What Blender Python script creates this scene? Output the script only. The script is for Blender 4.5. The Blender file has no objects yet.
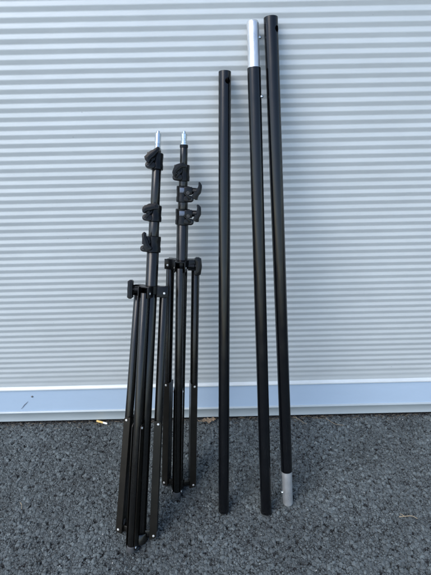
import bpy, bmesh, math, random
import numpy as np
from mathutils import Vector, Matrix, noise
random.seed(7)
sc = bpy.context.scene
COL = sc.collection
PI = math.pi

# ------------------------------------------------------------------ materials
def mat(name, col, rough=.5, metal=0., spec=.5, coat=0., bump=None, var=None, rvar=None, streak=None):
    """bump=(scale,strength,distance)  var=(scale,amount)  rvar=(scale,amount)"""
    m = bpy.data.materials.new(name); m.use_nodes = True
    nt = m.node_tree; N = nt.nodes; L = nt.links
    p = N['Principled BSDF']
    p.inputs['Base Color'].default_value = (*col, 1)
    p.inputs['Roughness'].default_value = rough
    p.inputs['Metallic'].default_value = metal
    p.inputs['Specular IOR Level'].default_value = spec
    p.inputs['Coat Weight'].default_value = coat
    tc = N.new('ShaderNodeTexCoord')
    if var:
        n = N.new('ShaderNodeTexNoise'); n.inputs['Scale'].default_value = var[0]; n.inputs['Detail'].default_value = 6
        L.new(tc.outputs['Object'], n.inputs['Vector'])
        mr = N.new('ShaderNodeMapRange'); mr.inputs[1].default_value = .3; mr.inputs[2].default_value = .7
        mr.inputs[3].default_value = 1-var[1]; mr.inputs[4].default_value = 1+var[1]
        L.new(n.outputs['Fac'], mr.inputs[0])
        mx = N.new('ShaderNodeVectorMath'); mx.operation = 'SCALE'; mx.inputs[0].default_value = col
        L.new(mr.outputs[0], mx.inputs['Scale']); L.new(mx.outputs[0], p.inputs['Base Color'])
    if rvar:
        n = N.new('ShaderNodeTexNoise'); n.inputs['Scale'].default_value = rvar[0]; n.inputs['Detail'].default_value = 5
        L.new(tc.outputs['Object'], n.inputs['Vector'])
        mr = N.new('ShaderNodeMapRange'); mr.inputs[1].default_value = .3; mr.inputs[2].default_value = .7
        mr.inputs[3].default_value = rough-rvar[1]; mr.inputs[4].default_value = rough+rvar[1]
        L.new(n.outputs['Fac'], mr.inputs[0]); L.new(mr.outputs[0], p.inputs['Roughness'])
    if streak:      # (amount) rubbed lines and scuffs along the length: rougher, slightly paler
        mp = N.new('ShaderNodeMapping'); mp.inputs['Scale'].default_value = (1,1,.035); L.new(tc.outputs['Object'], mp.inputs[0])
        n = N.new('ShaderNodeTexNoise'); n.inputs['Scale'].default_value = 420; n.inputs['Detail'].default_value = 3; L.new(mp.outputs[0], n.inputs['Vector'])
        g = N.new('ShaderNodeTexNoise'); g.inputs['Scale'].default_value = 16; g.inputs['Detail'].default_value = 5; L.new(tc.outputs['Object'], g.inputs['Vector'])
        a = N.new('ShaderNodeMapRange'); a.inputs[1].default_value = .58; a.inputs[2].default_value = .72; L.new(n.outputs['Fac'], a.inputs[0])
        c = N.new('ShaderNodeMapRange'); c.inputs[1].default_value = .45; c.inputs[2].default_value = .62; L.new(g.outputs['Fac'], c.inputs[0])
        k = N.new('ShaderNodeMath'); k.operation = 'MULTIPLY'; L.new(a.outputs[0], k.inputs[0]); L.new(c.outputs[0], k.inputs[1])
        old = p.inputs['Roughness'].links[0].from_socket if p.inputs['Roughness'].links else None
        q = N.new('ShaderNodeMath'); q.operation = 'MULTIPLY_ADD'; L.new(k.outputs[0], q.inputs[0]); q.inputs[1].default_value = streak
        if old: L.new(old, q.inputs[2])
        else: q.inputs[2].default_value = rough
        L.new(q.outputs[0], p.inputs['Roughness'])
    if bump:
        n = N.new('ShaderNodeTexNoise'); n.inputs['Scale'].default_value = bump[0]; n.inputs['Detail'].default_value = 4
        L.new(tc.outputs['Object'], n.inputs['Vector'])
        b = N.new('ShaderNodeBump'); b.inputs['Strength'].default_value = bump[1]; b.inputs['Distance'].default_value = bump[2]
        L.new(n.outputs['Fac'], b.inputs['Height']); L.new(b.outputs[0], p.inputs['Normal'])
    return m

M_POLE  = mat('pole_black', (.0018,.0022,.0032), .20, .0, .44, bump=(900,.06,.0004), var=(14,.25), rvar=(22,.06), streak=.18)
M_TUBE  = mat('stand_tube', (.0035,.0031,.0025), .25, .0, .55, bump=(1100,.05,.0004), var=(25,.3), rvar=(30,.06), streak=.18)
M_BRACE = mat('brace_channel', (.0085,.0072,.0052), .28, .0, .40, bump=(900,.1,.0004), var=(30,.3))
M_PLAST = mat('black_casting', (.0030,.0034,.0042), .27, .0, .26, bump=(500,.10,.0005), var=(60,.3))
M_GREYP = mat('grey_lug', (.045,.045,.045), .5, .2, .5, bump=(700,.2,.0005))
M_PLATE = mat('clamp_plate', (.12,.14,.18), .35, .6, .5)
M_CHROM = mat('chrome', (.62,.66,.68), .20, 1.0)
M_NICK  = mat('nickel_rivet', (.80,.78,.74), .35, .7)
M_DNICK = mat('dull_rivet', (.25,.25,.25), .4, .8)
M_ALU   = mat('aluminium_sleeve', (.66,.68,.69), .34, .75, bump=(300,.1,.0004), var=(50,.10), rvar=(30,.1), streak=.25)
M_RUB   = mat('foot_rubber', (.05,.052,.055), .6)
M_HOLE  = mat('inside_black', (.01,.01,.01), .8)

# shutter paint
def shutter_mat(name, col, rough, spec=.5, dirt=.075, speck=.90, metal=.15):
    m = bpy.data.materials.new(name); m.use_nodes = True
    nt = m.node_tree; N = nt.nodes; L = nt.links; p = N['Principled BSDF']
    p.inputs['Specular IOR Level'].default_value = spec; p.inputs['Metallic'].default_value = metal
    tc = N.new('ShaderNodeTexCoord')
    mp = N.new('ShaderNodeMapping'); mp.inputs['Scale'].default_value = (2.2, 2, 7)
    L.new(tc.outputs['Object'], mp.inputs[0])
    n = N.new('ShaderNodeTexNoise'); n.inputs['Scale'].default_value = 2.0; n.inputs['Detail'].default_value = 8; n.inputs['Roughness'].default_value = .65
    L.new(mp.outputs[0], n.inputs['Vector'])
    mr = N.new('ShaderNodeMapRange'); mr.inputs[1].default_value = .3; mr.inputs[2].default_value = .7
    mr.inputs[3].default_value = 1-dirt; mr.inputs[4].default_value = 1+dirt*.5
    L.new(n.outputs['Fac'], mr.inputs[0])
    # small specks
    v = N.new('ShaderNodeTexVoronoi'); v.inputs['Scale'].default_value = 28
    L.new(tc.outputs['Object'], v.inputs['Vector'])
    sp = N.new('ShaderNodeMapRange'); sp.inputs[1].default_value = .03; sp.inputs[2].default_value = .06; sp.inputs[3].default_value = .72; sp.inputs[4].default_value = 1
    L.new(v.outputs['Distance'], sp.inputs[0])
    gate = N.new('ShaderNodeMath'); gate.operation = 'GREATER_THAN'; gate.inputs[1].default_value = speck
    sx = N.new('ShaderNodeSeparateColor'); L.new(v.outputs['Color'], sx.inputs[0]); L.new(sx.outputs[0], gate.inputs[0])
    inv = N.new('ShaderNodeMix'); inv.inputs[2].default_value = 1.0
    L.new(gate.outputs[0], inv.inputs[0]); L.new(sp.outputs[0], inv.inputs[3])
    mu = N.new('ShaderNodeMath'); mu.operation = 'MULTIPLY'
    L.new(mr.outputs[0], mu.inputs[0]); L.new(inv.outputs[0], mu.inputs[1])
    sc_ = N.new('ShaderNodeVectorMath'); sc_.operation = 'SCALE'; sc_.inputs[0].default_value = col
    L.new(mu.outputs[0], sc_.inputs['Scale']); L.new(sc_.outputs[0], p.inputs['Base Color'])
    n2 = N.new('ShaderNodeTexNoise'); n2.inputs['Scale'].default_value = 9; n2.inputs['Detail'].default_value = 5
    L.new(mp.outputs[0], n2.inputs['Vector'])
    r = N.new('ShaderNodeMapRange'); r.inputs[1].default_value = .3; r.inputs[2].default_value = .7; r.inputs[3].default_value = rough-.06; r.inputs[4].default_value = rough+.07
    L.new(n2.outputs['Fac'], r.inputs[0]); L.new(r.outputs[0], p.inputs['Roughness'])
    b = N.new('ShaderNodeBump'); b.inputs['Strength'].default_value = .22; b.inputs['Distance'].default_value = .004
    L.new(n.outputs['Fac'], b.inputs['Height']); L.new(b.outputs[0], p.inputs['Normal'])
    return m
M_SHUT  = shutter_mat('shutter_paint', (.580,.618,.618), .44)
M_PANEL = shutter_mat('bottom_panel_paint', (.43,.545,.67), .34, .6, .03, .93, 0.)
M_STRIP = shutter_mat('bottom_strip_paint', (.41,.465,.48), .42, .5, .09, .75)
M_LIP   = shutter_mat('lip_paint', (.62,.66,.66), .4, .5, .16, .55)
M_SEAL  = mat('black_seal', (.012,.012,.012), .8)
M_BLDG  = mat('building_render', (.42,.42,.41), .8, bump=(60,.3,.004), var=(3,.1))

def asphalt():
    m = bpy.data.materials.new('asphalt'); m.use_nodes = True
    m.displacement_method = 'BOTH'
    nt = m.node_tree; N = nt.nodes; L = nt.links; p = N['Principled BSDF']; out = N['Material Output']
    tc = N.new('ShaderNodeTexCoord')
    def math_(op, a, b=None, c=None, clamp=False):
        n = N.new('ShaderNodeMath'); n.operation = op; n.use_clamp = clamp
        for i, v in enumerate((a, b, c)):
            if v is None: continue
            if isinstance(v, (int, float)): n.inputs[i].default_value = v
            else: L.new(v, n.inputs[i])
        return n.outputs[0]
    def mr(v, a, b, c, d, smooth=True):
        n = N.new('ShaderNodeMapRange'); n.interpolation_type = 'SMOOTHSTEP' if smooth else 'LINEAR'
        L.new(v, n.inputs[0])
        for i, x in enumerate((a, b, c, d)): n.inputs[i+1].default_value = x
        return n.outputs[0]
    # wobble the lookup so that stones are irregular
    nz = N.new('ShaderNodeTexNoise'); nz.inputs['Scale'].default_value = 110; nz.inputs['Detail'].default_value = 3
    L.new(tc.outputs['Object'], nz.inputs['Vector'])
    sub = N.new('ShaderNodeVectorMath'); sub.operation = 'SUBTRACT'; sub.inputs[1].default_value = (.5,.5,.5)
    L.new(nz.outputs['Color'], sub.inputs[0])
    scl = N.new('ShaderNodeVectorMath'); scl.operation = 'SCALE'; scl.inputs['Scale'].default_value = .0075
    L.new(sub.outputs[0], scl.inputs[0])
    add = N.new('ShaderNodeVectorMath'); add.operation = 'ADD'
    L.new(tc.outputs['Object'], add.inputs[0]); L.new(scl.outputs[0], add.inputs[1])
    wn = N.new('ShaderNodeTexNoise'); wn.inputs['Scale'].default_value = 7.5; wn.inputs['Detail'].default_value = 4
    L.new(tc.outputs['Object'], wn.inputs['Vector'])
    wear = mr(wn.outputs['Fac'], .40, .60, .30, 1.15)
    def stones(scale, off, rad):
        """rounded pebbles: dome height, random numbers of the cell"""
        mp = N.new('ShaderNodeMapping'); mp.inputs['Location'].default_value = (off, off*.7, 0)
        L.new(add.outputs[0], mp.inputs[0])
        f = N.new('ShaderNodeTexVoronoi'); f.voronoi_dimensions = '2D'; f.feature = 'F1'; f.inputs['Scale'].default_value = scale
        e = N.new('ShaderNodeTexVoronoi'); e.voronoi_dimensions = '2D'; e.feature = 'DISTANCE_TO_EDGE'; e.inputs['Scale'].default_value = scale
        L.new(mp.outputs[0], f.inputs['Vector']); L.new(mp.outputs[0], e.inputs['Vector'])
        s = N.new('ShaderNodeSeparateColor'); L.new(f.outputs['Color'], s.inputs[0])
        q = math_('DIVIDE', f.outputs['Distance'], rad)
        dome = math_('POWER', math_('SUBTRACT', 1.0, math_('MULTIPLY', q, q), clamp=True), .28)
        # the joint round a stone is open in places and filled with fines in others
        jn = N.new('ShaderNodeTexNoise'); jn.inputs['Scale'].default_value = scale*.9; jn.inputs['Detail'].default_value = 3
        L.new(mp.outputs[0], jn.inputs['Vector'])
        joint = math_('SUBTRACT', 1.0, mr(e.outputs['Distance'], .01, .12, 0, 1))
        cut = math_('MULTIPLY', math_('MULTIPLY', joint, wear), mr(jn.outputs['Fac'], .38, .54, .10, 1.0))
        return math_('SUBTRACT', dome, cut), s.outputs[0], s.outputs[1]
    d1, r1, q1 = stones(82, 0, .74)
    d2, r2, q2 = stones(150, 3.3, .72)
    d3, r3, q3 = stones(270, 7.1, .7)
    h1 = math_('MULTIPLY', d1, mr(r1, .40, .66, 0, 1))
    h1 = math_('MULTIPLY', h1, math_('ADD', math_('MULTIPLY', q1, .30), .72))
    h2 = math_('MULTIPLY', d2, math_('ADD', math_('MULTIPLY', r2, .50), .34))
    h3 = math_('MULTIPLY', d3, math_('ADD', math_('MULTIPLY', r3, .38), .14))
    hh = math_('MAXIMUM', h1, math_('MAXIMUM', h2, h3))
    pn = N.new('ShaderNodeTexNoise'); pn.inputs['Scale'].default_value = 62; pn.inputs['Detail'].default_value = 4; pn.inputs['Roughness'].default_value = .6
    L.new(tc.outputs['Object'], pn.inputs['Vector'])
    hh = math_('SUBTRACT', hh, mr(pn.outputs['Fac'], .56, .70, 0, .70))   # pits where stones are gone
    fn = N.new('ShaderNodeTexNoise'); fn.inputs['Scale'].default_value = 420; fn.inputs['Detail'].default_value = 5; fn.inputs['Roughness'].default_value = .7
    L.new(tc.outputs['Object'], fn.inputs['Vector'])
    bn = N.new('ShaderNodeTexNoise'); bn.inputs['Scale'].default_value = 6; bn.inputs['Detail'].default_value = 4
    L.new(tc.outputs['Object'], bn.inputs['Vector'])
    tot = math_('ADD', hh, math_('ADD', math_('MULTIPLY', fn.outputs['Fac'], .16), math_('MULTIPLY', bn.outputs['Fac'], .9)))
    dsp = N.new('ShaderNodeDisplacement'); dsp.inputs['Midlevel'].default_value = 1.35; dsp.inputs['Scale'].default_value = .0084
    L.new(tot, dsp.inputs['Height']); L.new(dsp.outputs[0], out.inputs['Displacement'])
    # stone colour: each stone its own grey, binder between them near black
    cr = N.new('ShaderNodeValToRGB'); el = cr.color_ramp.elements
    el[0].position = 0; el[0].color = (.044,.052,.053,1); el[1].position = 1; el[1].color = (.132,.156,.158,1)
    e = el.new(.6); e.color = (.072,.085,.087,1)
    L.new(math_('ADD', math_('MULTIPLY', q1, .5), math_('MULTIPLY', r2, .5)), cr.inputs[0])
    cr2 = N.new('ShaderNodeMix'); cr2.data_type = 'RGBA'
    big = N.new('ShaderNodeTexNoise'); big.inputs['Scale'].default_value = 3.2; big.inputs['Detail'].default_value = 6
    L.new(tc.outputs['Object'], big.inputs['Vector'])
    L.new(mr(fn.outputs['Fac'], .42, .68, .0, .34), cr2.inputs[0])
    L.new(cr.outputs[0], cr2.inputs[6]); cr2.inputs[7].default_value = (.23,.262,.268,1)
    bit = N.new('ShaderNodeMix'); bit.data_type = 'RGBA'     # bare bitumen binder between the stones
    L.new(mr(hh, .08, .46, 0, 1), bit.inputs[0]); bit.inputs[6].default_value = (.013,.014,.015,1); L.new(cr2.outputs[2], bit.inputs[7])
    vm = N.new('ShaderNodeVectorMath'); vm.operation = 'SCALE'
    L.new(bit.outputs[2], vm.inputs[0]); L.new(mr(big.outputs['Fac'], .3, .7, .82, 1.2), vm.inputs['Scale'])
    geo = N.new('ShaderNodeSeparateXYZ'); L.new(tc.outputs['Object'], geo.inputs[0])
    edge = N.new('ShaderNodeMix'); edge.data_type = 'RGBA'; edge.inputs[7].default_value = (.014,.013,.012,1)   # asphalt colour goes near black along the door foot
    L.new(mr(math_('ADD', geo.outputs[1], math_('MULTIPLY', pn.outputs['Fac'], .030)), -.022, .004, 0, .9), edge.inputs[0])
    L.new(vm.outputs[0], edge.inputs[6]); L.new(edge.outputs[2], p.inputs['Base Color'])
    L.new(mr(fn.outputs['Fac'], .3, .7, .5, .75), p.inputs['Roughness'])
    p.inputs['Specular IOR Level'].default_value = .45
    return m
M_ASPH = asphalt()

# ------------------------------------------------------------------ helpers
def tag(o, label=None, cat=None, group=None, kind=None):
    if label: o['label'] = label
    if cat: o['category'] = cat
    if group: o['group'] = group
    if kind: o['kind'] = kind
    return o
def empty(name, mw):
    o = bpy.data.objects.new(name, None); COL.objects.link(o); o.empty_display_size = .05
    o.matrix_world = mw
    return o
def link(name, bm, material, parent=None, angle=35, smooth=True, recalc=True):
    if recalc: bmesh.ops.recalc_face_normals(bm, faces=bm.faces)
    me = bpy.data.meshes.new(name); bm.to_mesh(me); bm.free()
    me.materials.append(material)
    if smooth:
        me.polygons.foreach_set('use_smooth', [True]*len(me.polygons))
        me.set_sharp_from_angle(angle=math.radians(angle))
    o = bpy.data.objects.new(name, me); COL.objects.link(o)
    if parent: o.parent = parent
    return o
def frame(d):
    d = Vector(d).normalized()
    a = Vector((0,0,1)) if abs(d.z) < .9 else Vector((1,0,0))
    x = a.cross(d).normalized(); y = d.cross(x)
    return x, y, d
def revolve(bm, p0, p1, prof, seg=32, close=True):
    """prof: list of (t along 0..1 absolute metres from p0, radius). Open or capped"""
    p0 = Vector(p0); p1 = Vector(p1); x, y, d = frame(p1-p0)
    rings = []
    for t, r in prof:
        if r <= 1e-6: rings.append([bm.verts.new(p0+d*t)])
        else: rings.append([bm.verts.new(p0+d*t+(x*math.cos(2*PI*k/seg)+y*math.sin(2*PI*k/seg))*r) for k in range(seg)])
    for a, b in zip(rings, rings[1:]):
        for k in range(seg):
            k2 = (k+1) % seg
            if len(a) == 1 and len(b) == 1: continue
            if len(a) == 1: bm.faces.new((a[0], b[k2], b[k]))
            elif len(b) == 1: bm.faces.new((a[k], a[k2], b[0]))
            else: bm.faces.new((a[k], a[k2], b[k2], b[k]))
def tube(bm, p0, p1, r, seg=28, bev=.0012):
    Lh = (Vector(p1)-Vector(p0)).length
    b = min(bev, r*.4, Lh*.3)
    revolve(bm, p0, p1, [(0,0),(0,r-b),(b*.35,r-b*.35),(b,r),(Lh-b,r),(Lh-b*.35,r-b*.35),(Lh,r-b),(Lh,0)], seg)
def box(bm, c, ax, half, bev=.002):
    """oriented bevelled box; ax = 3 unit vectors"""
    t = bmesh.new(); bmesh.ops.create_cube(t, size=2)
    for v in t.verts: v.co = Vector((v.co.x*half[0], v.co.y*half[1], v.co.z*half[2]))
    if bev: bmesh.ops.bevel(t, geom=list(t.edges), offset=min(bev, min(half)*.8), segments=2, affect='EDGES', profile=.6)
    merge(bm, t, c, ax)
def merge(bm, t, c, ax):
    c = Vector(c); A = [Vector(a) for a in ax]
    mp = {v: bm.verts.new(c + A[0]*v.co.x + A[1]*v.co.y + A[2]*v.co.z) for v in t.verts}
    for f in t.faces: bm.faces.new([mp[v] for v in f.verts])
    t.free()
def extrude_outline(bm, pts, c, ax, th, bev=.0025):
    """pts in (ax0, ax2) plane, thickness along ax1"""
    t = bmesh.new()
    vs = [t.verts.new((p[0], -th/2, p[1])) for p in pts]
    f = t.faces.new(vs)
    r = bmesh.ops.extrude_face_region(t, geom=[f])
    for v in r['geom']:
        if isinstance(v, bmesh.types.BMVert): v.co.y = th/2
    bmesh.ops.recalc_face_normals(t, faces=t.faces)
    if bev:
        es = [e for e in t.edges if abs(e.verts[0].co.y-e.verts[1].co.y) < 1e-6]
        bmesh.ops.bevel(t, geom=es, offset=bev, segments=2, affect='EDGES', profile=.6)
    merge(bm, t, c, ax)
EX, EY, EZ = Vector((1,0,0)), Vector((0,1,0)), Vector((0,0,1))

# ------------------------------------------------------------------ camera
psi, th, rho = .00556274, .49486358, -.01909901
F = Vector((math.sin(psi)*math.cos(th), math.cos(psi)*math.cos(th), -math.sin(th)))
R = Vector((math.cos(psi), -math.sin(psi), 0)); U = R.cross(F)
R2 = R*math.cos(rho)+U*math.sin(rho); U2 = -R*math.sin(rho)+U*math.cos(rho)
cam = bpy.data.cameras.new('camera'); co = bpy.data.objects.new('camera', cam); COL.objects.link(co)
co.matrix_world = Matrix(((R2.x,U2.x,-F.x,0),(R2.y,U2.y,-F.y,-1.3),(R2.z,U2.z,-F.z,1.29668597),(0,0,0,1)))
cam.sensor_fit = 'VERTICAL'; cam.sensor_height = 36; cam.lens = 430/575*36
cam.clip_start = .05; cam.clip_end = 1000
sc.camera = co

# ------------------------------------------------------------------ ground (one sheet, fine where it is near)
def ground():
    def lines(a, b, step, far, dens):
        core = list(np.arange(a, b, step)); out_ = []
        d = step
        x = b; right = []
        while x < far: right.append(x); d *= 1.35; x += d
        right.append(far)
        d = step; x = a-step; left = []
        while x > -far: left.append(x); d *= 1.35; x -= d
        left.append(-far)
        return np.array(left[::-1]+core+right)
    xs = lines(-.98, .98, .0018, 200, 1); ys = lines(-.74, .02, .0018, 200, 1)
    nx, ny = len(xs), len(ys)
    X, Y = np.meshgrid(xs, ys)
    co_ = np.stack([X, Y, np.zeros_like(X)], -1).reshape(-1, 3).astype(np.float32)
    i = np.arange(nx*ny).reshape(ny, nx)
    q = np.stack([i[:-1,:-1], i[:-1,1:], i[1:,1:], i[1:,:-1]], -1).reshape(-1, 4)
    me = bpy.data.meshes.new('ground')
    me.vertices.add(len(co_)); me.vertices.foreach_set('co', co_.ravel())
    me.loops.add(q.size); me.loops.foreach_set('vertex_index', q.ravel().astype(np.int32))
    me.polygons.add(len(q)); me.polygons.foreach_set('loop_start', np.arange(0, q.size, 4, dtype=np.int32))
    me.polygons.foreach_set('use_smooth', [True]*len(q))
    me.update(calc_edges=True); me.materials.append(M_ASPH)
    o = bpy.data.objects.new('ground', me); COL.objects.link(o)
    tag(o, 'dark grey asphalt with coarse aggregate', kind='structure')
ground()

# ------------------------------------------------------------------ roller door
HW = 2.6
def profile_sheet(name, prof, material, parent, nx=60, wob=0., back=None):
    """prof: (y,z) polyline from bottom to top, swept along x"""
    bm = bmesh.new(); rows = []
    for (y, z) in prof:
        rows.append([bm.verts.new((-HW+2*HW*i/nx,
            y + wob*noise.noise(Vector((i*.35, z*2.1, 3.3))), z + wob*.6*noise.noise(Vector((i*.5, z*.8, 9.1))))) for i in range(nx+1)])
    for a, b in zip(rows, rows[1:]):
        for i in range(nx): bm.faces.new((a[i], a[i+1], b[i+1], b[i]))
    return link(name, bm, material, parent, angle=50, recalc=False)
door = empty('roller_door', Matrix.Translation((0,0,0)))
tag(door, 'pale grey corrugated metal roller door with flat bottom rail, closed down to the asphalt', 'roller door')
PIT = .0237781; Z0 = .172; DEP = .0021
prof = []
nr = int((3.0-Z0)/PIT)
# one rib: outward (-y) ridge; upper face looks up (bright), lower face looks down (dark)
rib = [(0.00,.00),(.035,.012),(.065,.06),(.10,.14),(.42,.86),(.455,.94),(.485,.985),(.52,1.0),(.555,.985),(.585,.94),(.62,.86),(.90,.14),(.935,.06),(.965,.012)]
off = (0.35540614-Z0) % PIT
for k in range(-1, nr):
    for t, d in rib:
        z = Z0 + off + (k+t+DEP*0)*PIT
        if z < Z0+.001: continue
        amp = min(1, .30+ (z-Z0)/.09)
        prof.append((.0015-DEP*d*amp, z))
prof.insert(0, (.0015, Z0))
profile_sheet('curtain', prof, M_SHUT, door, nx=80, wob=.0006)
# lip, flat bottom panel leaning slightly back, grey strip, seal
profile_sheet('lip', [(.002,.1585),(-.006,.1590),(-.0078,.1605),(-.0078,.1645),(-.006,.1668),(-.001,.1700),(.001,.174)], M_LIP, door, nx=80, wob=.0008)
profile_sheet('bottom_panel', [(-.0105,.0560),(-.0100,.0600),(-.0035,.1560),(-.0030,.1590)], M_PANEL, door, nx=60, wob=.0012)
profile_sheet('bottom_strip', [(.004,.0065),(-.0135,.0070),(-.0158,.0085),(-.0160,.0110),(-.0150,.0125),(-.0150,.0480),(-.0165,.0500),(-.0170,.0530),(-.0150,.0560),(-.0085,.0572)], M_STRIP, door, nx=60, wob=.0007)
bm = bmesh.new(); box(bm, (0,.012,.0), (EX,EY,EZ), (HW,.008,.012), 0); link('seal', bm, M_SEAL, door)
for s in (-1, 1):
    bm = bmesh.new(); box(bm, (s*(HW+.04),-.005,1.5), (EX,EY,EZ), (.045,.045,1.5), .004); link('guide_rail', bm, M_STRIP, door)
# scratch and dot on the bottom panel
M_SCR = mat('scratch_dark', (.10,.11,.13), .7)
def pan_y(z): return -.0100+(.0065)*(z-.06)/.096-.0014
bm = bmesh.new()
a = Vector((-.742,0,.107)); b = Vector((-.776,0,.071)); n_ = 10; vs = []
for i in range(n_+1):
    t = i/n_; c = a.lerp(b, t); w = .0011*(math.sin(PI*min(1,t*1.0+.08))*.8+.5*t)
    c.x += .0006*math.sin(t*9)
    for sgn in (-1, 1):
        z = c.z+sgn*w*.7; vs.append(bm.verts.new((c.x-sgn*w*.9, pan_y(z), z)))
for i in range(n_): bm.faces.new((vs[2*i], vs[2*i+1], vs[2*i+3], vs[2*i+2]))
link('scratch', bm, M_SCR, door)
bm = bmesh.new(); revolve(bm, (-.722,pan_y(.129)+.0014,.129), (-.722,pan_y(.129)-.004,.129), [(0,.0045),(.0012,.0042),(.0022,.003),(.0024,0)], 14); link('screw_head', bm, M_DNICK, door)

# ------------------------------------------------------------------ poles
def pole(base, top, r, label, hollow_top=True, sleeve=None, sleeve_r=None, hole=None, buttons=(), tilt=0):
    b = Vector(base); t = Vector(top); Lh = (t-b).length; x, y, d = frame(t-b)
    X = (EX - d*d.x).normalized(); Y = d.cross(X)
    root = empty('backdrop_pole', Matrix(((X.x,Y.x,d.x,b.x),(X.y,Y.y,d.y,b.y),(X.z,Y.z,d.z,b.z),(0,0,0,1))))
    tag(root, label, 'pole', 'black poles leaning on the roller door')
    lo, hi = 0., Lh
    if sleeve == 'top': hi = Lh-.110
    if sleeve == 'bottom': lo = .124
    def hollow(bm, a, c, rr, w=.0016, seg=48, ctop=True, cbot=True, e=.0007):
        pr = [(0, rr-w), (0, rr-e), (e, rr), (c-a-e, rr), (c-a, rr-e), (c-a, rr-w), (c-a-.2 if c-a > .25 else (c-a)*.5, rr-w), ]
        # inner skin reaches down inside, closed by a disc
        pr.append((pr[-1][0], 0))
        pr = [(0,0)] + pr
        revolve(bm, (0,0,a), (0,0,c), pr, seg)
    bm = bmesh.new(); hollow(bm, lo, hi, r)
    shaft = link('tube', bm, M_POLE, root)
    if hole:
        az, dz, hr = hole
        dirv = Vector((math.sin(az), -math.cos(az), 0))
        cb = bmesh.new(); tube(cb, Vector((0,0,Lh-dz)), Vector((0,0,Lh-dz))+dirv*(r+.02), hr, 28, 0.0001)
        cut = link('cut', cb, M_HOLE, None); 
        md = shaft.modifiers.new('b', 'BOOLEAN'); md.object = cut; md.operation = 'DIFFERENCE'; md.solver = 'EXACT'
        cut.matrix_world = Matrix.Identity(4)
        mw = root.matrix_world.copy(); root.matrix_world = Matrix.Identity(4)
        bpy.context.view_layer.update()
        dg = bpy.context.evaluated_depsgraph_get()
        me = bpy.data.meshes.new_from_object(shaft.evaluated_get(dg))
        shaft.modifiers.clear(); me.name = 'tube_mesh'; shaft.data = me
        me.polygons.foreach_set('use_smooth', [True]*len(me.polygons)); me.set_sharp_from_angle(angle=math.radians(30))
        bpy.data.objects.remove(cut); root.matrix_world = mw
    if sleeve:
        bm = bmesh.new()
        if sleeve == 'top':
            Ls = Lh-hi+.03; a = hi-.03
            revolve(bm, (0,0,a), (0,0,Lh), [(0,0),(0,sleeve_r),(Ls-.007,sleeve_r),(Ls-.003,sleeve_r-.0012),(Ls,sleeve_r-.003),(Ls,sleeve_r-.0046),(Ls-.06,sleeve_r-.0046),(Ls-.06,0)], 48)
        else:
            revolve(bm, (0,0,0), (0,0,lo+.03), [(.01,0),(.01,sleeve_r-.0035),(0,sleeve_r-.0035),(0,sleeve_r-.0022),(.003,sleeve_r-.0008),(.006,sleeve_r),(lo+.03,sleeve_r),(lo+.03,0)], 48)
        o = link('metal_sleeve', bm, M_ALU, root); o['label'] = 'bare silver aluminium end sleeve'
    for (z, az, rr) in buttons:
        dirv = Vector((math.sin(az), -math.cos(az), 0)); bm = bmesh.new()
        p = Vector((0,0,z))+dirv*(rr-.002)
        revolve(bm, p, p+dirv*.0075, [(0,.0042),(.0045,.0042),(.0062,.0034),(.0072,.002),(.0075,0)], 20)
        link('snap_button', bm, M_CHROM, root)
    if not sleeve == 'bottom':
        bm = bmesh.new(); revolve(bm, (0,0,-.001), (0,0,.03), [(0,0),(0,r-.003),(.0015,r-.0006),(.004,r+.0002),(.012,r+.0002),(.0125,r-.0004)], 40)
        link('end_cap', bm, M_PLAST, root)
    return root
pole((.0176,-.4198,.001), (.0428,-.0215,1.2580), .0168, 'shortest black pole without any silver sleeve, round hole near its top',
     hole=(math.radians(27), .026, .0075))
pole((.1543,-.4269,.001), (.1143,-.0215,1.3715), .0175, 'black pole with a silver sleeve at its top, middle of the three poles', sleeve='top', sleeve_r=.0156,
     buttons=((1.4295-.040+.001, math.radians(84), .0156), (1.4295-.181, math.radians(72), .0175)))
pole((.2288,-.3990,.000), (.1597,-.0215,1.3785), .0180, 'tallest black pole with a silver sleeve at its foot, rightmost of the three', sleeve='bottom', sleeve_r=.0164,
     hole=(math.radians(52), .030, .008), buttons=((.045, math.radians(-86), .0160),))

# ------------------------------------------------------------------ light stands
def blade(bm, c, ang, Lb, w, th, curve=.18, hub=.3, ax=(EX,EY,EZ), hook=0., taper=0.):
    """wing-nut lever: a bent bar with flared rounded ends, in the (ax0, ax2) plane"""
    up, dn = [], []
    n = 14
    for i in range(n+1):
        t = -1+2*i/n
        cx_ = t*Lb/2; cz = -curve*Lb*(t*t-.35) + hook*Lb*t**3
        wid = w/2*(0.74+.26*abs(t)**1.5 + hub*math.exp(-(t/.28)**2))*(1-taper*t)
        if abs(t) > .86: wid *= math.sqrt(max(0.10, 1-((abs(t)-.86)/.15)**2))
        up.append((cx_, cz+wid)); dn.append((cx_, cz-wid))
    pts = up+dn[::-1]
    ca, sa = math.cos(ang), math.sin(ang)
    A = [Vector(a) for a in ax]
    a0 = A[0]*ca+A[2]*sa; a2 = -A[0]*sa+A[2]*ca
    extrude_outline(bm, pts, c, (a0, A[1], a2), th, .0016)
    m_ = len(up); ins = []
    for i in range(2, m_-2):
        mid = (up[i][1]+dn[i][1])/2; ins.append((up[i][0], mid+(up[i][1]-mid)*.42))
    for i in range(m_-3, 1, -1):
        mid = (up[i][1]+dn[i][1])/2; ins.append((dn[i][0], mid+(dn[i][1]-mid)*.42))
    extrude_outline(bm, ins, c, (a0, A[1], a2), th+.0030, .0007)     # raised moulded rib
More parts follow.
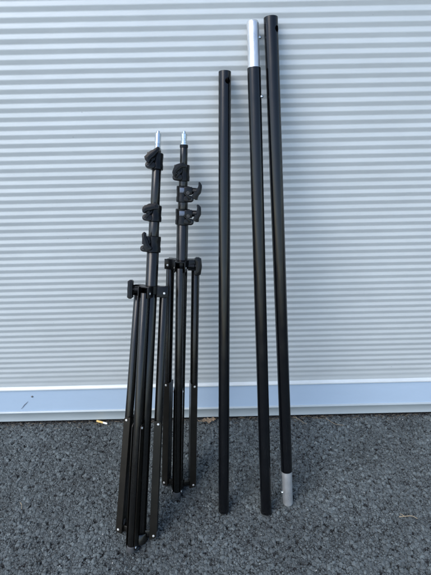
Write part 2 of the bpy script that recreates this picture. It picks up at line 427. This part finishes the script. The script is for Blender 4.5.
def clamp(parent, s, rt, side, wing, style):
    """cast clamp collar round the column: sleeve, split ears at one side, hex bolt, lever"""
    bm = bmesh.new(); r = rt+.0045; h = .046
    revolve(bm, (0,0,s-h/2), (0,0,s+h/2), [(0,rt-.001),(0,r-.001),(.0015,r+.0006),(.012,r+.0008),(.018,r-.0006),(.030,r-.0004),(.036,r+.0002),(h-.0015,r),(h,r-.0015),(h,rt-.001)], 36)
    cen = Vector((side*(rt+.0025), -.012, s-.013))
    # lower ear: rounded lobe, long axis sideways
    pts = []
    for k in range(20):
        a = 2*PI*k/20; pts.append((.0145*math.copysign(abs(math.cos(a))**.7, math.cos(a)), .0095*math.copysign(abs(math.sin(a))**.8, math.sin(a))))
    extrude_outline(bm, pts, cen, (EX,EY,EZ), .020, .003)
    # upper ear boss
    box(bm, (side*(rt+.001), -.014, s+.010), (EX,EY,EZ), (.0115,.0105,.0115), .003)
    # diagonal rib between boss and ear
    d = Vector((side*.6,0,-.8)).normalized()
    box(bm, (side*(rt-.001), -.0225, s-.002), (d, EY, d.cross(EY)), (.014,.002,.0045), .0015)
    o = link('clamp_collar', bm, M_PLAST, parent)
    # bolt heads
    b2 = bmesh.new()
    p = cen+Vector((side*.006,-.0095,0))
    revolve(b2, p, p+Vector((0,-.0016,0)), [(0,.0048),(.0013,.0048),(.0016,.0042),(.0016,.0028),(.0004,.0028),(.0004,0)], 6)
    p = Vector((side*(rt+.001), -.0240, s+.004))
    revolve(b2, p, p+Vector((0,-.0018,0)), [(0,.0050),(.0014,.0050),(.0018,.0044),(.0018,.003),(.0006,.003),(.0006,0)], 18)
    link('clamp_bolt', b2, M_GREYP, o)
    b3 = bmesh.new()
    wc, ang, Lb, w, th, curve, hook, taper = wing
    wc = Vector((wc[0], wc[1], s+wc[2]))
    st = Vector((side*rt*.6, -.008, s+.010))
    if style == 'side':
        revolve(b3, st, wc, [(0,.0075),(.012,.0075),(.014,.0095),((wc-st).length-.002,.0088),((wc-st).length,.007),((wc-st).length,0)], 18)
        b4 = bmesh.new(); box(b4, (.001,-rt-.0058, s+.011), (EX,EY,EZ), (.0095,.0012,.0068), .001)
        link('clamp_plate', b4, M_PLATE, o)
    else:
        stt = Vector((wc.x*.75, -.004, wc.z-.004))
        revolve(b3, stt, wc+Vector((0,-.001,0)), [(0,.0085),((wc-stt).length,.0075),((wc-stt).length+.001,0)], 18)
    blade(b3, wc, ang, Lb, w, th, curve=curve, hook=hook, taper=taper)
    link('wing_knob', b3, M_PLAST, o)
    return o

def stand(b, t, label, cfg):
    b = Vector(b); t = Vector(t); d = (t-b).normalized(); Lh = (t-b).length
    X = (EX - d*d.x).normalized(); Y = d.cross(X)
    root = empty('light_stand', Matrix(((X.x,Y.x,d.x,b.x),(X.y,Y.y,d.y,b.y),(X.z,Y.z,d.z,b.z),(0,0,0,1))))
    tag(root, label, 'light stand', 'folded light stands leaning on the roller door')
    r1, r2, r3, r4 = cfg['radii']; c1, c2, c3 = cfg['clamps']; sb = cfg['sb']; cs = cfg['collar']
    def sect(a, c, r):
        bm = bmesh.new(); tube(bm, (0,0,a), (0,0,c), r, 36); link('column_tube', bm, M_TUBE, root)
    sect(.022, c3[0], r1); sect(c3[0]+.0, c2[0], r2); sect(c2[0]+.0, c1[0], r3); 
    sect(c1[0], sb, r4)
    if sb-c1[0] > .05:
        bm = bmesh.new(); revolve(bm, (0,0,sb-.008), (0,0,sb+.001), [(0,r4-.001),(0,r4+.001),(.007,r4+.001),(.009,r4-.001),(.009,0)], 32); link('tube_cap', bm, M_PLAST, root)
    # spigot
    bm = bmesh.new(); q = Lh-sb
    revolve(bm, (0,0,sb-.004), (0,0,Lh), [(0,0),(0,.0104),(.008,.0104),(.009,.0086),(.014,.0086),(.0148,.0078),(.019,.0078),(.0198,.0086),(q-.004,.0086),(q-.003,.0078),(q-.003,.0046),(q+.003,.0044),(q+.004,.0036),(q+.004,0)], 28)
    link('spigot', bm, M_CHROM, root)
    for (s, rt, side, wing, style) in (c1, c2, c3): clamp(root, s, rt, side, wing, style)
    # leg collar: ring plus three forks
    bm = bmesh.new()
    revolve(bm, (0,0,cs-.012), (0,0,cs+.013), [(0,r1+.0005),(0,r1+.006),(.0015,r1+.0072),(.0235,r1+.0072),(.025,r1+.006),(.025,r1+.0005)], 40)
    rl = cfg['rleg']
    top_rv = []
    for (tp, ft, az, sl) in cfg['legs']:
        dr = Vector((math.cos(az), math.sin(az), 0)); tn = Vector((-dr.y, dr.x, 0))
        tc = Vector((tp[0], tp[1], 0)); rr = tc.dot(dr)
        for sg in (-1, 1):
            c = dr*((r1+rr+.011)/2) + tn*(tc.dot(tn)+sg*(rl+.0022)); c.z = cs-.004
            box(bm, c, (dr, tn, EZ), ((rr+.011-r1)/2+.001, .0016, .0155), .0012)
            top_rv.append((tc + tn*sg*(rl+.0040) + EZ*(cs-.007)+dr*.001, tn*sg))
        c = dr*((r1+rr+.006)/2)+tn*tc.dot(tn); c.z = cs+.0100
        box(bm, c, (dr, tn, EZ), ((rr+.006-r1)/2, rl+.003, .0022), .0012)
    col = link('leg_collar', bm, M_GREYP if cfg.get('greycollar') else M_PLAST, root)
    for p, n in top_rv:
        bm = bmesh.new(); revolve(bm, p-n*.001, p+n*.0022, [(0,.0036),(.0012,.0036),(.0024,.0026),(.0030,0)], 14); link('rivet', bm, M_NICK, col)
    # locking knob of the collar
    kx, ks, kang, kL, kw, kth, kc, kax = cfg['knob']
    bm = bmesh.new(); sgn = 1 if kx > 0 else -1
    revolve(bm, (sgn*r1,-.004,ks), (kx,-.004,ks), [(0,.0095),(abs(kx)-r1-.012,.0095),(abs(kx)-r1-.010,.0065),(abs(kx)-r1,.0065),(abs(kx)-r1,0)], 20)
    blade(bm, (kx,-.006,ks), kang, kL, kw, kth, curve=kc, hub=.12, ax=kax)
    link('wing_knob', bm, M_PLAST, col)
    # bottom hub
    bm = bmesh.new()
    revolve(bm, (0,0,.012), (0,0,.044), [(0,0),(0,r1+.003),(.002,r1+.005),(.028,r1+.005),(.032,r1+.003),(.032,r1)], 36)
    for (tp, ft, az, sl) in cfg['legs']:
        dr = Vector((math.cos(az), math.sin(az), 0)); tn = Vector((-dr.y, dr.x, 0)); fc = Vector((ft[0], ft[1], 0)); rr = fc.dot(dr)-rl-.002
        off_ = fc.dot(tn)
        c = dr*((r1+rr+.004)/2)+tn*off_*.7; c.z = sl+.004
        box(bm, c, (dr, tn, EZ), (max(.006,(rr+.006-r1)/2+.004), .0085, .010), .002)
    link('bottom_hub', bm, M_TUBE, root)
    # legs and braces
    for (tp, ft, az, sl) in cfg['legs']:
        dr = Vector((math.cos(az), math.sin(az), 0)); tn = Vector((-dr.y, dr.x, 0))
        T = Vector(tp); B = Vector(ft); ld = (T-B).normalized()
        bm = bmesh.new(); tube(bm, B+ld*.012, T, rl, 32, .0015); leg = link('leg', bm, M_TUBE, root)
        bm = bmesh.new(); revolve(bm, B, B+ld*.03, [(0,0),(0,rl-.003),(.002,rl),(.005,rl+.0014),(.020,rl+.0012),(.0215,rl),(.0215,rl-.001)], 32); link('foot_cap', bm, M_RUB, leg)
        # brace: U channel open outwards, web on the column side
        s0, s1 = sl, cfg['rv']
        def at(s): return B + ld*((s-B.z)/ld.z)
        n_ = tn - ld*tn.dot(ld); n_.normalize(); q_ = n_.cross(ld).normalized()
        if q_.dot(dr) < 0: q_ = -q_
        bm = bmesh.new()
        W = rl+.0004; t_ = .0012
        sec = [(-W-t_, .0088), (-W-t_, -.0122), (W+t_, -.0122), (W+t_, .0088), (W, .0088), (W, -.0110), (-W, -.0110), (-W, .0088)]
        rings = []
        for s, sh in ((s0-.010, .5), (s0-.004,.85),(s0, 1), (s1, 1), (s1+.005,.85), (s1+.010, .45)):
            c = at(s)
            rings.append([bm.verts.new(c + n_*u + q_*(v if v < 0 else v*sh-(1-sh)*.004)) for u, v in sec])
        for a, c in zip(rings, rings[1:]):
            for k in range(8): bm.faces.new((a[k], a[(k+1)%8], c[(k+1)%8], c[k]))
        for rg in (rings[0], rings[-1]):
            bm.faces.new(rg[0:2]+[rg[6],rg[7]]); bm.faces.new([rg[1],rg[2],rg[5],rg[6]]); bm.faces.new([rg[2],rg[3],rg[4],rg[5]])
        br = link('brace', bm, M_BRACE, root, angle=30)
        for s, mm in ((s0+.0, M_NICK), (s1, M_NICK)):
            for sg in (-1, 1):
                p = at(s)+n_*sg*(W+t_)
                bm = bmesh.new(); nn = n_*sg
                revolve(bm, p-nn*.001, p+nn*.002, [(0,.0040),(.0012,.0040),(.0026,.0030),(.0034,0)], 14); link('rivet', bm, mm, br)
    return root

R_ = math.radians
wingA1 = ((-.009,-.031,.014), R_(42), .051, .0170, .015, .04, .05, .34)
wingA2 = ((-.0085,-.031,.014), R_(14), .046, .0180, .015, .10, .06, .05)
wingA3 = ((-.017,-.029,.007), R_(110), .052, .0165, .014, .08, .0, .30)
stand((-.2422,-.5117,-.0171), (-.1447,-.030,1.1131), 'folded black tripod light stand farther left, nearer the camera, locking knob on its left side', dict(
    radii=(.0174,.0150,.0130,.0105), sb=1.180, collar=.7850, rleg=.0126,
    clamps=((1.148,.0130,-1,wingA1,'front'), (1.003,.0150,-1,wingA2,'front'), (.916,.0168,-1,wingA3,'front')),
    legs=(((-.0395,.020,.778), (-.0640,.020,.050), R_(158), .0400),
          ((-.0125,-.0370,.780), (-.0200,-.0370,.004), R_(252), .0210),
          ((.0370,.003,.780), (.0400,.003,.026), R_(5), .0380)),
    rv=.388, knob=(-.0590,.7840,R_(90),.054,.017,.019,.02,(EX,EY,EZ))))
wingB1 = ((-.013,-.027,.011), R_(42), .046, .0165, .014, .24, .0, -.10)
wingB2 = ((.043,-.014,.010), R_(58), .048, .0170, .015, -.08, .14, .30)
wingB3 = ((.0445,-.014,.012), R_(72), .048, .0165, .015, -.08, .10, .22)
stand((-.1374,-.3288,-.0103), (-.0723,-.030,1.1118), 'folded black tripod light stand with clamp levers pointing right, close beside the shortest pole', dict(
    radii=(.0172,.0146,.0128,.0108), sb=1.1260, collar=.7865, rleg=.0126,
    clamps=((1.049,.0128,-1,wingB1,'front'), (.990,.0146,1,wingB2,'side'), (.925,.0165,1,wingB3,'side')),
    legs=(((-.0355,.014,.778), (-.0420,.014,.004), R_(158), .0240),
          ((-.0020,-.0385,.780), (-.0005,-.0385,.004), R_(268), .0240),
          ((.0410,.010,.780), (.0500,.010,.004), R_(14), .0210)),
    rv=.386, knob=(.0500,.7800,R_(90),.055,.021,.016,-.10,(EX,EY,EZ))))

# ------------------------------------------------------------------ litter on the asphalt
M_TWIG = mat('dry_twig', (.30,.24,.16), .8, var=(200,.3))
M_STRAW = mat('dry_straw', (.22,.17,.11), .8, var=(200,.3))
M_LEAF = mat('dry_leaf', (.46,.35,.24), .75, var=(60,.35), bump=(300,.4,.001))
M_PAPER = mat('cigarette_paper', (.75,.72,.66), .8, var=(80,.1))
M_FILT = mat('cigarette_filter', (.66,.46,.17), .8, var=(300,.2))
M_STONE = mat('pale_stone', (.42,.41,.38), .8, var=(200,.2))
def bent_rod(bm, pts, r0, r1, seg=7):
    rings = []
    for i, p in enumerate(pts):
        t = i/(len(pts)-1); r = r0+(r1-r0)*t
        dv = (Vector(pts[min(i+1,len(pts)-1)])-Vector(pts[max(i-1,0)])).normalized(); x, y, d = frame(dv)
        rings.append([bm.verts.new(Vector(p)+(x*math.cos(2*PI*k/seg)+y*math.sin(2*PI*k/seg))*r) for k in range(seg)])
    for a, b in zip(rings, rings[1:]):
        for k in range(seg): bm.faces.new((a[k], a[(k+1)%seg], b[(k+1)%seg], b[k]))
    bm.faces.new(rings[0]); bm.faces.new(rings[-1])
def twig(x, y, Lh, ang, label, r=.0013, fork=True, seed=1, m=M_TWIG):
    rnd = random.Random(seed); bm = bmesh.new()
    pts = []; dx, dy = math.cos(ang), math.sin(ang)
    for i in range(8):
        t = i/7-.5; k = .10*Lh*math.sin(t*4+seed)
        pts.append(Vector((t*Lh*dx-dy*k, t*Lh*dy+dx*k, .0035+.0015*math.sin(i*1.3+seed)+r)))
    bent_rod(bm, pts, r, r*.6)
    if fork:
        q = pts[2]; f = [q, q+Vector((-dx*.2-dy*.16, -dy*.2+dx*.16, .05))*Lh*.5, q+Vector((-dx*.42-dy*.2, -dy*.42+dx*.2, .06))*Lh*.55]
        bent_rod(bm, f, r*.8, r*.4)
    o = link('twig', bm, m); o.location = (x, y, 0)
    tag(o, label, 'twig', 'small dry twigs on the asphalt')
twig(.599,-.459,.055,R_(-12), 'pale forked twig lying on the open asphalt right of the poles', .0016, seed=1)
twig(-.6486,-.386,.026,R_(-55), 'small pale curved twig on the asphalt at the far left', .0011, fork=False, seed=2)
twig(.335,-.040,.060,R_(-28), 'thin straw coloured twig near the door foot, just right of the tallest pole', .0009, fork=True, seed=3)
twig(.47,-.055,.075,R_(-38), 'long thin pale twig slanting near the door foot, farther right', .0009, fork=False, seed=5)

# cigarette end
cg = empty('cigarette_end', Matrix.Translation((-.458,-.030,.0065)) @ Matrix.Rotation(R_(-20), 4, 'Z'))
tag(cg, 'crushed cigarette end with orange filter on the asphalt at the foot of the door', 'cigarette end')
bm = bmesh.new(); revolve(bm, (-.026,0,0), (.004,0,.0005), [(0,0),(0,.0036),(.0006,.0040),(.029,.0039),(.030,.0038)], 18); link('filter', bm, M_FILT, cg)
bm = bmesh.new(); revolve(bm, (.004,0,.0005), (.022,.001,-.0005), [(0,.0039),(.006,.0037),(.011,.0040),(.015,.0034),(.018,.0030),(.0182,0)], 18); link('paper', bm, M_PAPER, cg)

# dry leaf
bm = bmesh.new()
n_ = 22; mm = 10; grid = []
for i in range(n_+1):
    t = i/n_; wl = .012*(math.sin(PI*t)**.6)*(1+.35*math.sin(t*17)+.18*math.sin(t*31+1)); row = []
    for j in range(mm+1):
        u = -1+2*j/mm
        row.append(bm.verts.new(((t-.5)*.056, u*wl, .005+.0060*u*u*(.5+.5*math.sin(t*9))+.0035*noise.noise(Vector((t*6,u*2,0))))))
    grid.append(row)
for a, b in zip(grid, grid[1:]):
    for j in range(mm): bm.faces.new((a[j], a[j+1], b[j+1], b[j]))
bmesh.ops.solidify(bm, geom=bm.faces[:], thickness=.0005)
bent_rod(bm, [(-.028,0,.006),(-.036,.002,.006),(-.043,.006,.005)], .0008, .0005)
lf = link('dry_leaf', bm, M_LEAF); lf.location = (-.030,-.034,.003); lf.rotation_euler = (0,0,R_(8))
tag(lf, 'crumpled brown dry leaf on the asphalt at the foot of the door', 'leaf')

# scraps of straw and grit swept against the door, and grit over the asphalt
def debris():
    rnd = random.Random(11); bm = bmesh.new()
    for _ in range(230):
        x = rnd.uniform(-1.1, 1.1)
        if rnd.random() < .45: x = rnd.choice((-.50,.12,.30,.42,.62,-.2))+rnd.gauss(0,.06)
        y = -.018-abs(rnd.gauss(0,.014)); z = rnd.uniform(.001,.005); a = rnd.gauss(0,.6); Lh = rnd.uniform(.004,.020)
        d = Vector((math.cos(a), math.sin(a)*.6, rnd.uniform(-.1,.12))); p = Vector((x,y,z)); k = Vector((0,rnd.uniform(-.15,.15),.05))*Lh
        bent_rod(bm, [p-d*Lh/2, p+k, p+d*Lh/2], rnd.uniform(.0003,.0008), .0003, 5)
    o = link('plant_debris', bm, M_STRAW); tag(o, 'scraps of dry straw and plant litter along the foot of the door', 'plant litter', kind='stuff')
    bm = bmesh.new()
    for _ in range(60):
        near = rnd.random() < .35
        x = rnd.uniform(-1., 1.); y = -.02-abs(rnd.gauss(0,.03)) if near else rnd.uniform(-.65,-.03); r = rnd.uniform(.0010,.0022)
        t = bmesh.new(); bmesh.ops.create_icosphere(t, subdivisions=1, radius=r)
        for v in t.verts: v.co *= rnd.uniform(.7,1.25)
        merge(bm, t, (x,y,.0025), (EX,EY,EZ))
    o = link('grit', bm, M_STONE, smooth=False); tag(o, 'pale grit scattered on the asphalt', 'grit', kind='stuff')
debris()

# ------------------------------------------------------------------ light
SUN_EL, SUN_AZ = R_(48), R_(-50)     # azimuth measured from -Y (behind the camera) towards -X when negative
sd = Vector((math.sin(SUN_AZ)*math.cos(SUN_EL), -math.cos(SUN_AZ)*math.cos(SUN_EL), math.sin(SUN_EL)))
w = bpy.data.worlds.new('World'); sc.world = w; w.use_nodes = True
nt = w.node_tree; sky = nt.nodes.new('ShaderNodeTexSky'); sky.sky_type = 'NISHITA'; sky.sun_disc = False
sky.sun_elevation = SUN_EL; sky.sun_rotation = math.atan2(sd.x, sd.y)
sky.air_density = 1.0; sky.dust_density = 1.0; sky.ozone_density = 1.0
nt.links.new(sky.outputs[0], nt.nodes['Background'].inputs[0]); nt.nodes['Background'].inputs[1].default_value = .13
sl = bpy.data.lights.new('sun', 'SUN'); sl.energy = .95; sl.angle = R_(42); sl.color = (1,.96,.91)
so = bpy.data.objects.new('sun', sl); COL.objects.link(so); so.rotation_euler = (-sd).to_track_quat('-Z','Y').to_euler()

vs_ = sc.view_settings; vs_.view_transform = 'Standard'; vs_.look = 'None'; vs_.gamma = 1; vs_.use_curve_mapping = False; vs_.exposure = 1.12
sc.render.engine = 'CYCLES'
